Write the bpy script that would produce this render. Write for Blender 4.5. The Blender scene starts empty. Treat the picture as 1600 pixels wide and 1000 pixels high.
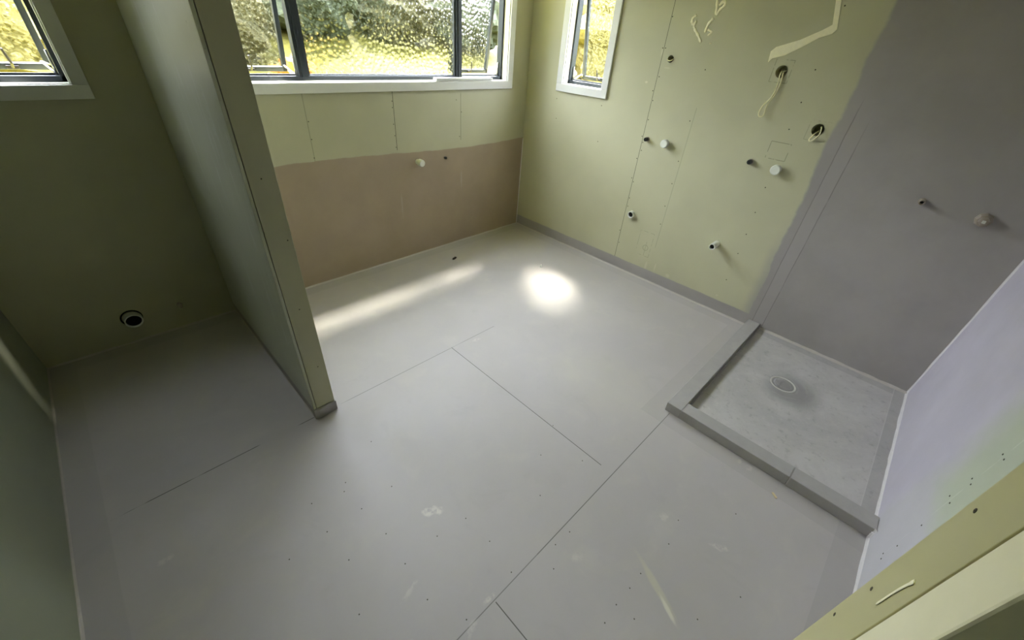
import bpy, bmesh, math, random
from mathutils import Vector, Matrix

random.seed(7)
sc = bpy.context.scene
C = sc.collection

# ------------------------------------------------------------------ camera
YAW, PITCH, ROLL = 0.8302552, -0.6111452, 0.0856199
CAM = Vector((-2.97045, -2.77314, 1.60))
cy, sy, cp, sp = math.cos(YAW), math.sin(YAW), math.cos(PITCH), math.sin(PITCH)
fwd = Vector((sy*cp, cy*cp, sp)); rgt = Vector((cy, -sy, 0)); up = rgt.cross(fwd)
cr, sr = math.cos(ROLL), math.sin(ROLL)
r2 = cr*rgt + sr*up; u2 = -sr*rgt + cr*up
cd = bpy.data.cameras.new('camera')
cam = bpy.data.objects.new('camera', cd); C.objects.link(cam)
m = Matrix((( r2.x, u2.x, -fwd.x), (r2.y, u2.y, -fwd.y), (r2.z, u2.z, -fwd.z))).to_4x4()
m.translation = CAM
cam.matrix_world = m
cd.sensor_width = 36.0
cd.lens = 36.0*630.6/1600.0
cd.clip_start = 0.02
sc.camera = cam

# ------------------------------------------------------------------ world, sun, exposure
sc.view_settings.view_transform = 'Standard'
sc.view_settings.look = 'None'
sc.view_settings.gamma = 1.0
sc.view_settings.use_curve_mapping = False
sc.view_settings.exposure = 1.13
sc.cycles.use_denoising = True
sc.cycles.max_bounces = 14
sc.cycles.diffuse_bounces = 8
sc.cycles.glossy_bounces = 3
sc.cycles.transmission_bounces = 8
sc.cycles.transparent_max_bounces = 16
sc.cycles.caustics_refractive = True
sc.cycles.caustics_reflective = False
sc.cycles.sample_clamp_indirect = 6.0

w = bpy.data.worlds.new('sky'); sc.world = w; w.use_nodes = True
wn = w.node_tree; wn.nodes.clear()
wo = wn.nodes.new('ShaderNodeOutputWorld'); wb = wn.nodes.new('ShaderNodeBackground')
tc = wn.nodes.new('ShaderNodeTexCoord'); sx_ = wn.nodes.new('ShaderNodeSeparateXYZ'); rp = wn.nodes.new('ShaderNodeValToRGB')
wn.links.new(tc.outputs['Generated'], sx_.inputs[0]); wn.links.new(sx_.outputs['Z'], rp.inputs[0])
rp.color_ramp.elements[0].position = 0.09; rp.color_ramp.elements[0].color = (0.16, 0.17, 0.19, 1)
rp.color_ramp.elements[1].position = 0.33; rp.color_ramp.elements[1].color = (0.80, 0.83, 1.0, 1)
wn.links.new(rp.outputs[0], wb.inputs[0]); wb.inputs[1].default_value = 22.0
wn.links.new(wb.outputs[0], wo.inputs[0])

SUN_DIR = Vector((-0.43, -0.29, -1.0)).normalized()
sl = bpy.data.lights.new('sun', 'SUN'); sl.energy = 27.0; sl.angle = math.radians(10); sl.color = (1.0, 0.93, 0.82)
so = bpy.data.objects.new('sun', sl); C.objects.link(so); so.location = (3, 3, 6)
so.rotation_euler = SUN_DIR.to_track_quat('-Z', 'Y').to_euler()

# ------------------------------------------------------------------ room dimensions (metres, from the photograph's perspective)
W, L, H = 3.513, 3.296, 2.50          # left wall x=-W, near wall y=-L, ceiling
PL, PR, PE = 2.628, 2.526, 1.220      # partition faces and its end
HX, HY, HH = 1.232, 2.361, 0.058      # shower kerb outer faces and height
NX, NY = -2.2443, -3.0345             # nib wall corner

# ------------------------------------------------------------------ helpers
def lin(c):
    return tuple(((v/255.0+0.055)/1.055)**2.4 if v/255.0 > 0.04045 else v/255.0/12.92 for v in c)

class NT:
    """small shader graph writer"""
    def __init__(s, name):
        s.m = bpy.data.materials.new(name); s.m.use_nodes = True
        s.t = s.m.node_tree; s.t.nodes.clear()
        s.out = s.t.nodes.new('ShaderNodeOutputMaterial')
        g = s.t.nodes.new('ShaderNodeNewGeometry')
        s.pos = g.outputs['Position']
        sp_ = s.t.nodes.new('ShaderNodeSeparateXYZ'); s.t.links.new(s.pos, sp_.inputs[0])
        s.x, s.y, s.z = sp_.outputs
    def n(s, typ, **kw):
        o = s.t.nodes.new(typ)
        for k, v in kw.items(): setattr(o, k, v)
        return o
    def setin(s, sock, v):
        if hasattr(v, 'links') or hasattr(v, 'is_linked'): s.t.links.new(v, sock)
        else:
            if isinstance(v, (tuple, list)) and len(v) == 3 and sock.type == 'RGBA': v = (*v, 1)
            sock.default_value = v
    def math(s, op, a, b=None, c=None, clamp=False):
        o = s.n('ShaderNodeMath', operation=op, use_clamp=clamp)
        s.setin(o.inputs[0], a)
        if b is not None: s.setin(o.inputs[1], b)
        if c is not None: s.setin(o.inputs[2], c)
        return o.outputs[0]
    def mix(s, f, a, b):
        o = s.n('ShaderNodeMix', data_type='RGBA')
        s.setin(o.inputs[0], f); s.setin(o.inputs[6], a); s.setin(o.inputs[7], b)
        return o.outputs[2]
    def noise(s, scale, detail=3, rough=0.55, vec=None, dist=0.0):
        o = s.n('ShaderNodeTexNoise'); o.inputs['Scale'].default_value = scale
        o.inputs['Detail'].default_value = detail; o.inputs['Roughness'].default_value = rough
        o.inputs['Distortion'].default_value = dist
        s.t.links.new(vec or s.pos, o.inputs['Vector'])
        return o.outputs['Fac']
    def smooth(s, v, a, b, lo=0.0, hi=1.0):
        o = s.n('ShaderNodeMapRange', interpolation_type='SMOOTHSTEP')
        s.setin(o.inputs[0], v); s.setin(o.inputs[1], a); s.setin(o.inputs[2], b)
        s.setin(o.inputs[3], lo); s.setin(o.inputs[4], hi)
        return o.outputs[0]
    def mul(s, *a):
        r = a[0]
        for b in a[1:]: r = s.math('MULTIPLY', r, b)
        return r
    def mx(s, a, b): return s.math('MAXIMUM', a, b)
    def line(s, u, u0, v, v0, v1, wd=0.0015, soft=0.0012):
        """thin joint line at u=u0 for v0<v<v1"""
        d = s.math('ABSOLUTE', s.math('SUBTRACT', u, u0))
        a = s.smooth(d, wd, wd+soft, 1.0, 0.0)
        return s.mul(a, s.math('GREATER_THAN', v, v0), s.math('LESS_THAN', v, v1))
    def blob(s, u, u0, v, v0, ru, rv, ang=0.0, noise=None, amp=0.5, in0=0.35):
        du = s.math('SUBTRACT', u, u0); dv = s.math('SUBTRACT', v, v0)
        ca, sa = math.cos(ang), math.sin(ang)
        a = s.math('ADD', s.math('MULTIPLY', du, ca/ru), s.math('MULTIPLY', dv, sa/ru))
        b = s.math('ADD', s.math('MULTIPLY', du, -sa/rv), s.math('MULTIPLY', dv, ca/rv))
        d = s.math('SQRT', s.math('ADD', s.math('MULTIPLY', a, a), s.math('MULTIPLY', b, b)))
        if noise is not None: d = s.math('ADD', d, s.math('MULTIPLY', s.math('SUBTRACT', noise, 0.5), amp*2.2))
        return s.smooth(d, in0, 1.0, 1.0, 0.0)
    def finish(s, col, rough=0.6, spec=0.3, bump=None, bstr=0.1, bdist=0.002, metal=0.0):
        p = s.n('ShaderNodeBsdfPrincipled')
        s.setin(p.inputs['Base Color'], col); s.setin(p.inputs['Roughness'], rough)
        p.inputs['Specular IOR Level'].default_value = spec; p.inputs['Metallic'].default_value = metal
        if bump is not None:
            b = s.n('ShaderNodeBump'); b.inputs['Strength'].default_value = bstr; b.inputs['Distance'].default_value = bdist
            s.t.links.new(bump, b.inputs['Height']); s.t.links.new(b.outputs[0], p.inputs['Normal'])
        s.t.links.new(p.outputs[0], s.out.inputs[0])
        return s.m

def plain(name, rgb, rough=0.5, spec=0.4, metal=0.0, var=0.06, scale=25, bstr=0.05):
    s = NT(name); c = lin(rgb); n = s.noise(scale, 4)
    col = s.mix(n, tuple(v*(1-var) for v in c), tuple(min(1, v*(1+var)) for v in c))
    return s.finish(col, rough, spec, n, bstr, 0.001, metal)

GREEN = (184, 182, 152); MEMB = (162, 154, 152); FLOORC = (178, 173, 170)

def board_base(s, green=GREEN):
    n1 = s.noise(1.6, 3); n2 = s.noise(14, 5, 0.6)
    g = lin(green)
    c = s.mix(s.smooth(n1, 0.35, 0.65), tuple(v*0.95 for v in g), tuple(v*1.05 for v in g))
    return s.mix(s.math('MULTIPLY', n2, 0.10), c, (g[0]*1.25, g[1]*1.2, g[2]*1.15)), n1, n2

def memb_col(s, base=MEMB):
    n3 = s.noise(2.3, 4, 0.6); n4 = s.noise(30, 5, 0.65)
    b = lin(base)
    c = s.mix(s.smooth(n3, 0.3, 0.7), tuple(v*0.93 for v in b), tuple(v*1.07 for v in b))
    return s.mix(s.math('MULTIPLY', n4, 0.12), c, tuple(v*1.3 for v in b)), n4

# --- materials of the walls
def mat_wall_back():
    s = NT('wall_back_board'); col, n1, n2 = board_base(s)
    wob = s.math('MULTIPLY', s.math('SUBTRACT', s.noise(7, 4), 0.5), 0.02)
    # grey primer band brushed along the foot of the wall, right of the partition
    top = s.math('ADD', s.math('ADD', 0.842, wob), s.math('MULTIPLY', s.math('SINE', s.math('MULTIPLY', s.x, 2.4)), 0.018))
    band = s.mul(s.smooth(s.math('SUBTRACT', top, s.z), 0.0, 0.006), s.math('GREATER_THAN', s.x, -2.58))
    foot = s.mul(s.smooth(s.z, 0.10, 0.107, 1.0, 0.0), s.math('GREATER_THAN', s.x, -2.58))
    mc, n4 = memb_col(s, (160, 144, 122))
    bn = s.smooth(s.noise(9, 2), 0.3, 0.45)
    ln = s.mx(s.line(s.x, -1.331, s.z, 0.862, 1.25, 0.0012), s.mul(bn, s.line(s.x, -0.74, s.z, 0.88, 1.25, 0.0008)))
    ln = s.mx(ln, s.mul(0.35, s.line(s.x, -1.93, s.z, 0.85, 1.25, 0.0006, 0.004)))
    col = s.mix(ln, col, lin((62, 64, 44)))
    # pale vertical skims
    pale = s.mx(s.blob(s.x, -1.33, s.z, 0.45, 0.008, 0.12, 0, n2, 0.6), s.blob(s.x, -0.735, s.z, 0.55, 0.012, 0.10, 0, n2, 0.7))
    col = s.mix(s.mx(band, foot), col, mc)
    col = s.mix(s.math('MULTIPLY', pale, 0.35), col, lin((190, 180, 165)))
    return s.finish(col, 0.55, 0.3, n4, 0.10, 0.0015)

def mat_wall_right():
    s = NT('wall_right_board'); col, n1, n2 = board_base(s)
    y, z = s.y, s.z
    wob = s.math('MULTIPLY', s.math('SUBTRACT', s.noise(5, 4, 0.6), 0.5), 0.06)
    edge = s.math('ADD', y, s.math('ADD', wob, s.math('MULTIPLY', z, -0.012)))
    shower = s.smooth(edge, -2.350, -2.328, 1.0, 0.0)
    soft = s.mul(s.smooth(edge, -2.345, -2.27, 1.0, 0.0), s.smooth(z, 0.9, 0.3), 0.7)
    foot = s.smooth(s.math('ADD', z, s.math('MULTIPLY', wob, 0.25)), 0.093, 0.10, 1.0, 0.0)
    mc, n4 = memb_col(s, (156, 151, 147))
    ln = s.mul(s.line(y, -1.2035, z, 0.09, 2.4, 0.0011, 0.001), s.smooth(s.noise(6, 3), 0.25, 0.38))
    ln = s.mx(ln, s.mul(0.22, s.line(y, -1.535, z, 0.3, 1.3, 0.001, 0.004)))
    col = s.mix(s.mul(0.9, ln), col, lin((50, 52, 40)))
    # pencil marks: squares round the outlets, the struck-through circle near the floor
    def box(y0, y1, z0, z1, k):
        a = s.mx(s.line(z, z0, y, y0, y1, 0.0008, 0.002), s.line(z, z1, y, y0, y1, 0.0008, 0.002))
        b = s.mx(s.line(y, y0, z, z0, z1, 0.0008, 0.002), s.line(y, y1, z, z0, z1, 0.0008, 0.002))
        return s.mul(k, s.mx(a, b))
    brk = s.smooth(s.noise(22, 2), 0.42, 0.5)
    pen = s.mul(brk, s.mx(s.mx(box(-2.155, -2.045, 1.10, 1.195, 0.8), box(-2.00, -1.905, 1.49, 1.60, 0.7)),
               s.mx(box(-2.33, -2.20, 1.235, 1.335, 0.45), box(-1.50, -1.38, 0.20, 0.40, 0.5))))
    rr = s.math('SQRT', s.math('ADD', s.math('POWER', s.math('SUBTRACT', y, -1.455), 2), s.math('POWER', s.math('SUBTRACT', z, 0.27), 2)))
    ring = s.smooth(s.math('ABSOLUTE', s.math('SUBTRACT', rr, 0.022)), 0.001, 0.004, 0.5, 0.0)
    pen = s.mx(pen, s.mx(ring, s.mul(0.5, s.line(y, -1.455, z, 0.2, 0.32, 0.001, 0.002))))
    col = s.mix(s.mul(pen, 0.65), col, lin((80, 80, 62)))
    # pale plaster dabs
    d = s.blob(y, -1.131, z, 1.405, 0.013, 0.010, 0, n2, 0.4)
    for (a, b, c, e, k) in ((-1.50, 0.13, 0.012, 0.05, 1), (-1.58, 0.14, 0.010, 0.05, 1), (-1.70, 0.12, 0.02, 0.02, 1), (-1.195, 1.58, 0.01, 0.03, 1), (-2.10, 0.13, 0.012, 0.012, 1), (-1.26, 1.50, 0.03, 0.006, 1)):
        d = s.mx(d, s.mul(0.6*k, s.blob(y, a, z, b, c, e, 0, n2, 0.6)))
    col = s.mix(s.math('MULTIPLY', d, 0.6), col, lin((215, 210, 180)))
    col = s.mix(s.mx(s.mx(shower, soft), foot), col, mc)
    # edge of the reinforcing tape inside the shower and along its border
    tl = s.mul(s.line(s.math('ADD', y, s.math('MULTIPLY', wob, 0.12)), -2.455, z, 0.05, 1.45, 0.001, 0.003), 0.45, s.smooth(z, 1.1, 1.45, 1.0, 0.0), s.smooth(s.noise(8, 3), 0.3, 0.5))
    tl = s.mx(tl, s.mul(s.line(s.math('ADD', y, s.math('MULTIPLY', wob, 0.2)), -2.385, z, 0.05, 1.50, 0.001, 0.003), 0.40, s.smooth(z, 1.35, 1.5, 1.0, 0.0)))
    col = s.mix(tl, col, lin((70, 64, 62)))
    band = s.mul(0.25, s.math('LESS_THAN', y, -2.385), s.math('GREATER_THAN', y, -2.455), s.smooth(z, 1.0, 1.5, 1.0, 0.0))
    col = s.mix(band, col, lin((172, 165, 164)))
    h = s.math('ADD', n4, s.math('MULTIPLY', shower, 0.6))
    return s.finish(col, 0.55, 0.3, h, 0.12, 0.0015)

def mat_wall_near():
    s = NT('wall_near_board'); col, n1, n2 = board_base(s, (172, 178, 158))
    wob = s.math('MULTIPLY', s.math('SUBTRACT', s.noise(3, 5, 0.65), 0.5), 0.30)
    e = s.math('ADD', s.x, wob)
    mm = s.smooth(e, -1.36, -1.10)
    mm = s.mx(mm, s.mul(0.75, s.smooth(s.math('ADD', s.z, wob), 0.55, 0.35)))
    mc, n4 = memb_col(s, (182, 177, 187))
    col = s.mix(s.mul(0.25, s.line(s.x, -1.425, s.z, 0.1, 2.4, 0.001, 0.003), s.smooth(s.noise(12, 2), 0.4, 0.55)), col, lin((225, 225, 215)))
    col = s.mix(mm, col, mc)
    return s.finish(col, 0.5, 0.3, n4, 0.10, 0.0015)

def mat_board(name, green=GREEN, foot=0.0, smear=False):
    s = NT(name); col, n1, n2 = board_base(s, green)
    h = n2
    if foot:
        mc, n4 = memb_col(s, (140, 130, 120))
        col = s.mix(s.smooth(s.math('ADD', s.z, s.math('MULTIPLY', n2, 0.01)), foot, foot+0.006, 1.0, 0.0), col, mc)
    if smear:
        v = s.n('ShaderNodeMapping'); v.inputs['Scale'].default_value = (6, 14, 2.2)
        v.inputs['Rotation'].default_value = (math.radians(-18), 0, 0)
        s.t.links.new(s.pos, v.inputs['Vector'])
        n5 = s.noise(1.5, 5, 0.7, v.outputs[0], 0.4)
        k = s.mul(s.smooth(n5, 0.56, 0.72), s.smooth(s.z, 0.15, 0.5), s.smooth(s.z, 2.0, 1.6), s.smooth(s.y, -0.15, -0.45))
        col = s.mix(s.math('MULTIPLY', k, 0.5), col, lin((205, 208, 200)))  # pale streaks paint the window's grazing sheen into the board colour
        n6 = s.noise(60, 2, 0.5)
        col = s.mix(s.mul(s.smooth(n6, 0.73, 0.76), 0.5), col, lin((90, 88, 60)))
    return s.finish(col, 0.36, 0.55, h, 0.08, 0.0015)

def mat_floor():
    s = NT('primed_floor_sheet')
    x, y = s.x, s.y
    n1 = s.noise(0.9, 4, 0.55); n2 = s.noise(5, 5, 0.6, dist=0.6); n3 = s.noise(45, 4, 0.6); n5 = s.noise(24, 4, 0.6)
    f = lin(FLOORC)
    col = s.mix(s.smooth(n1, 0.3, 0.7), tuple(v*0.94 for v in f), tuple(v*1.05 for v in f))
    col = s.mix(s.math('MULTIPLY', s.smooth(n2, 0.5, 0.75), 0.22), col, lin((196, 193, 180)))
    col = s.mix(s.math('MULTIPLY', s.smooth(n2, 0.45, 0.25), 0.22), col, lin((158, 152, 148)))
    brk = s.smooth(s.noise(2.6, 2), 0.36, 0.44)
    brk2 = s.smooth(s.noise(4.1, 2), 0.42, 0.5)
    ln = s.mul(brk2, s.line(y, -1.206, x, -3.40, -2.62, 0.0012, 0.0014))
    ln = s.mx(ln, s.mul(0.7, brk, s.line(y, -1.207, x, -2.50, -1.43, 0.0010, 0.0014)))
    ln = s.mx(ln, s.line(x, -1.787, y, -2.33, -1.206, 0.0011, 0.0014))
    ln = s.mx(ln, s.mul(0.85, s.line(y, -2.393, x, -2.30, -1.235, 0.0011, 0.0014)))
    ln = s.mx(ln, s.mul(0.7, brk, s.line(y, -2.393, x, -3.1, -2.30, 0.0010, 0.0014)))
    ln = s.mx(ln, s.line(x, -2.522, y, -3.3, -2.40, 0.0011, 0.0014))
    col = s.mix(s.mul(ln, 0.85), col, lin((72, 70, 62)))
    # dabs of filler and scuffs
    def add(mask, k, c):
        nonlocal col
        col = s.mix(s.math('MULTIPLY', mask, k), col, lin(c))
    for (a, b, ru, rv, an, k) in ((-2.507, -1.977, 0.022, 0.030, 0.6, .55), (-2.473, -2.0, 0.024, 0.030, 0.3, .55),
            (-1.744, -2.873, 0.018, 0.045, 0.5, .40), (-1.261, -2.818, 0.03, 0.02, 0, .3), (-1.265, -2.775, 0.02, 0.014, 0, .3),
            (-2.53, -2.378, 0.03, 0.012, 0, .4), (-2.638, -2.403, 0.04, 0.016, 0.2, .3), (-3.282, -1.5, 0.03, 0.02, 0, .25),
            (-2.719, -2.173, 0.05, 0.012, 0.3, .25), (-1.62, -1.24, 0.05, 0.02, 0.0, .25), (-2.198, -2.5, 0.03, 0.02, 0, .2),
            (-1.80, -2.66, 0.03, 0.02, 0, .22)):
        add(s.mul(s.blob(x, a, y, b, ru, rv, an, n5, 1.0), s.smooth(n3, 0.35, 0.6)), k, (226, 222, 208))
    # long yellowish trowel smear in the foreground
    add(s.blob(x, -2.06, y, -2.76, 0.018, 0.15, -0.45, n2, 0.45), .40, (206, 204, 168))
    add(s.blob(x, -2.10, y, -2.83, 0.010, 0.06, -0.5, n2, 0.4), .45, (232, 230, 212))
    # big thin circular patches left by the roller
    add(s.blob(x, -1.30, y, -2.02, 0.33, 0.42, 0, n2, 0.10), .16, (196, 193, 172))
    add(s.blob(x, -1.15, y, -2.75, 0.20, 0.45, 0, n2, 0.15), .18, (178, 168, 148))
    # primer band round the edges
    eb = s.mx(s.smooth(y, -0.10, -0.095), s.mx(s.smooth(x, -0.105, -0.10), s.smooth(x, -3.405, -3.41)))
    hb = s.mul(s.math('GREATER_THAN', x, -1.33), s.math('LESS_THAN', y, -2.27))
    add(s.mx(eb, hb), .20, (150, 146, 140))
    add(s.mul(s.math('LESS_THAN', y, -3.19), s.math('GREATER_THAN', x, -2.2)), .25, (150, 146, 142))
    h = s.math('ADD', s.math('MULTIPLY', n3, 0.5), s.math('MULTIPLY', ln, -1.0))
    return s.finish(col, s.smooth(n2, 0.2, 0.8, 0.42, 0.6), 0.35, h, 0.12, 0.0015)

def mat_tray():
    s = NT('shower_tray_membrane')
    x, y = s.x, s.y
    n1 = s.noise(3, 5, 0.65, dist=0.8); n2 = s.noise(28, 5, 0.7); n3 = s.noise(120, 3)
    f = lin((184, 181, 178))
    col = s.mix(s.smooth(n1, 0.3, 0.7), tuple(v*0.90 for v in f), tuple(v*1.10 for v in f))
    col = s.mix(s.math('MULTIPLY', s.smooth(n2, 0.52, 0.8), 0.45), col, lin((204, 202, 196)))
    col = s.mix(s.math('MULTIPLY', s.smooth(n2, 0.46, 0.26), 0.45), col, lin((128, 126, 122)))
    col = s.mix(s.math('MULTIPLY', s.blob(x, -0.53, y, -2.80, 0.22, 0.19, 0, n1, 0.12), 0.8), col, lin((128, 126, 124)))
    # trowel arcs round the outlet
    rr = s.math('SQRT', s.math('ADD', s.math('POWER', s.math('SUBTRACT', x, -0.50), 2), s.math('POWER', s.math('SUBTRACT', y, -2.75), 2)))
    arcs = s.math('SINE', s.math('ADD', s.math('MULTIPLY', rr, 150), s.math('MULTIPLY', n1, 14)))
    col = s.mix(s.mul(s.smooth(arcs, 0.4, 1.0), s.smooth(rr, 0.42, 0.2), s.smooth(n1, 0.45, 0.6), 0.10), col, lin((200, 198, 192)))
    # tape band along the two walls
    band = s.mx(s.math('LESS_THAN', y, -3.236), s.math('GREATER_THAN', x, -0.075))
    col = s.mix(s.math('MULTIPLY', band, 0.35), col, lin((140, 137, 136)))
    col = s.mix(s.mul(0.4, s.line(y, -3.236, x, -1.15, 0, 0.001, 0.002)), col, lin((205, 203, 200)))
    h = s.math('ADD', n2, s.math('ADD', s.math('MULTIPLY', arcs, 0.08), s.math('MULTIPLY', n3, 0.3)))
    return s.finish(col, 0.55, 0.3, h, 0.35, 0.002)

def mat_glass():
    """patterned face of obscure window glass: hammered relief, partly scattering"""
    s = NT('hammered_glass')
    t = s.n('ShaderNodeTexCoord'); vec = t.outputs['Object']
    v = s.n('ShaderNodeTexVoronoi', feature='SMOOTH_F1'); v.inputs['Scale'].default_value = 44; v.inputs['Smoothness'].default_value = 0.6
    s.t.links.new(vec, v.inputs['Vector'])
    b = s.n('ShaderNodeBump'); b.inputs['Strength'].default_value = 1.0; b.inputs['Distance'].default_value = 0.009
    s.t.links.new(v.outputs['Distance'], b.inputs['Height'])
    r = s.n('ShaderNodeBsdfRefraction'); r.inputs['IOR'].default_value = 1.22; r.inputs['Roughness'].default_value = 0.16
    tint = s.mix(s.smooth(v.outputs['Distance'], 0.12, 0.50), (1.0, 1.0, 0.97), (0.48, 0.50, 0.46))  # cell edges tinted darker, painting in the light the relief scatters away
    s.t.links.new(tint, r.inputs['Color'])
    tint2 = s.mix(0.6, tint, (0.97, 0.99, 0.97))
    s.t.links.new(b.outputs[0], r.inputs['Normal'])
    tr = s.n('ShaderNodeBsdfTransparent'); s.t.links.new(tint2, tr.inputs[0])
    g = s.n('ShaderNodeBsdfGlossy'); g.inputs['Roughness'].default_value = 0.15; s.t.links.new(b.outputs[0], g.inputs['Normal'])
    m1 = s.n('ShaderNodeMixShader'); m1.inputs[0].default_value = 0.62
    s.t.links.new(tr.outputs[0], m1.inputs[1]); s.t.links.new(r.outputs[0], m1.inputs[2])
    m2 = s.n('ShaderNodeMixShader'); m2.inputs[0].default_value = 0.04
    s.t.links.new(m1.outputs[0], m2.inputs[1]); s.t.links.new(g.outputs[0], m2.inputs[2])
    s.t.links.new(m2.outputs[0], s.out.inputs[0])
    return s.m

def mat_clear():
    s = NT('clear_glass_back')
    tr = s.n('ShaderNodeBsdfTransparent'); tr.inputs[0].default_value = (0.98, 1.0, 0.98, 1)
    g = s.n('ShaderNodeBsdfGlossy'); g.inputs['Roughness'].default_value = 0.03
    m1 = s.n('ShaderNodeMixShader'); m1.inputs[0].default_value = 0.04
    s.t.links.new(tr.outputs[0], m1.inputs[1]); s.t.links.new(g.outputs[0], m1.inputs[2])
    s.t.links.new(m1.outputs[0], s.out.inputs[0])
    return s.m

M = dict(
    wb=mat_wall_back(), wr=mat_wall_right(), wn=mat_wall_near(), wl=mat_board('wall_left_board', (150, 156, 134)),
    part=mat_board('partition_board', (176, 178, 156), 0.062, True), partend=mat_board('partition_end_board', (170, 168, 138), 0.062),
    nib=mat_board('doorway_board', (176, 171, 122)), floor=mat_floor(), tray=mat_tray(),
    ceil=plain('ceiling_board', (205, 207, 190), 0.7, 0.2), glass=mat_glass(), clear=mat_clear(),
    white=plain('white_painted_timber', (226, 226, 220), 0.35, 0.5, var=0.03),
    cream=plain('cream_primed_timber', (236, 230, 192), 0.45, 0.4, var=0.04),
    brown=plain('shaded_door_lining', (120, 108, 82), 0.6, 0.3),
    alu=plain('grey_aluminium', (50, 56, 60), 0.35, 0.5, 0.3, 0.04), silver=plain('silver_hinge', (190, 190, 188), 0.3, 0.6, 0.9),
    black=plain('black_handle', (45, 42, 42), 0.4, 0.4), kerb=plain('kerb_membrane', (164, 161, 157), 0.55, 0.3, var=0.10, scale=18, bstr=0.2),
    bead=plain('sealant_bead', (186, 180, 172), 0.45, 0.4, var=0.12, scale=40, bstr=0.2), beadw=plain('pale_sealant_bead', (212, 208, 208), 0.45, 0.4, var=0.08, scale=40, bstr=0.2),
    pvc=plain('white_pvc', (228, 230, 218), 0.35, 0.5, var=0.03), pipe_in=plain('dark_bore_shade', (26, 25, 22), 0.7, 0.2),
    dark=plain('dark_rubber', (48, 50, 44), 0.5, 0.3), cable=plain('cable_sheath', (228, 222, 178), 0.45, 0.4, var=0.03),
    glue=plain('dried_adhesive', (246, 240, 206), 0.5, 0.35, var=0.08, scale=60), screwf=plain('filled_screw_head', (96, 92, 82), 0.6, 0.2), screw=plain('screw_head', (64, 60, 44), 0.5, 0.4, 0.3),
    brass=plain('primed_brass', (150, 140, 126), 0.45, 0.4), drain=plain('drain_rim', (205, 203, 196), 0.35, 0.5, var=0.15, scale=60),
    seam=plain('dark_board_gap', (30, 30, 20), 0.8, 0.1), core=plain('partition_core', (96, 98, 76), 0.7, 0.2),
    lawn=None, soil=plain('scrap', (52, 44, 36), 0.8, 0.2), chip=plain('pale_timber_chip', (206, 190, 150), 0.7, 0.2),
)
def leafmat(name, a, b, scale=7):
    s = NT(name); n = s.noise(scale, 6, 0.75)
    col = s.mix(s.smooth(n, 0.3, 0.7), lin(a), lin(b))
    return s.finish(col, 0.7, 0.2, n, 0.8, 0.05)
def lawnmat():
    s = NT('lawn_with_bounce_strip'); n = s.noise(3, 6, 0.75); k = s.smooth(n, 0.3, 0.7)
    far = s.mix(k, lin((52, 52, 13)), lin((78, 74, 19)))
    near = s.mix(k, lin((150, 150, 42)), lin((186, 180, 70)))      # bright strip added out of view to bounce yellow light up the walls
    d = s.mul(s.smooth(s.math('ADD', s.y, s.math('MULTIPLY', n, 0.6)), 2.2, 2.8, 1.0, 0.0), s.smooth(s.math('ADD', s.x, s.math('MULTIPLY', n, 0.6)), 2.2, 2.8, 1.0, 0.0))
    return s.finish(s.mix(d, far, near), 0.7, 0.2, n, 0.8, 0.05)
M['lawn'] = lawnmat()
M['leaf'] = leafmat('green_leaves', (30, 38, 24), (58, 64, 40))
M['leaf2'] = leafmat('yellow_green_leaves', (36, 38, 18), (66, 62, 30))
M['leaf3'] = leafmat('warm_sunlit_leaves', (84, 79, 42), (126, 117, 66), 9)  # leaf colour lightened to paint in sunlight and brighten the side panes
M['orange'] = leafmat('orange_flowers', (104, 70, 18), (150, 100, 30), 12)
M['outer'] = plain('outside_cladding', (190, 186, 176), 0.7, 0.2)

def link(o, parent=None):
    C.objects.link(o)
    if parent is not None: o.parent = parent
    return o
def mesh_obj(name, bm, mats, parent=None, smooth=False, kind=None):
    bmesh.ops.recalc_face_normals(bm, faces=bm.faces)
    me = bpy.data.meshes.new(name); bm.to_mesh(me); bm.free()
    for mm in (mats if isinstance(mats, (list, tuple)) else [mats]): me.materials.append(mm)
    if smooth:
        for p in me.polygons: p.use_smooth = True
    o = bpy.data.objects.new(name, me)
    if kind: o['kind'] = kind
    return link(o, parent)
def box(bm, a, b, mi=0, bevel=0.0):
    a, b = [min(p, q) for p, q in zip(a, b)], [max(p, q) for p, q in zip(a, b)]
    mt = Matrix.Translation([(p+q)/2 for p, q in zip(a, b)]) @ Matrix.Diagonal([q-p for p, q in zip(a, b)]+[1])
    r = bmesh.ops.create_cube(bm, size=1.0, matrix=mt)
    fs = set(f for v in r['verts'] for f in v.link_faces)
    for f in fs: f.material_index = mi
    if bevel:
        es = list(set(e for v in r['verts'] for e in v.link_edges))
        bmesh.ops.bevel(bm, geom=es, offset=bevel, segments=2, affect='EDGES', profile=0.5)
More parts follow.
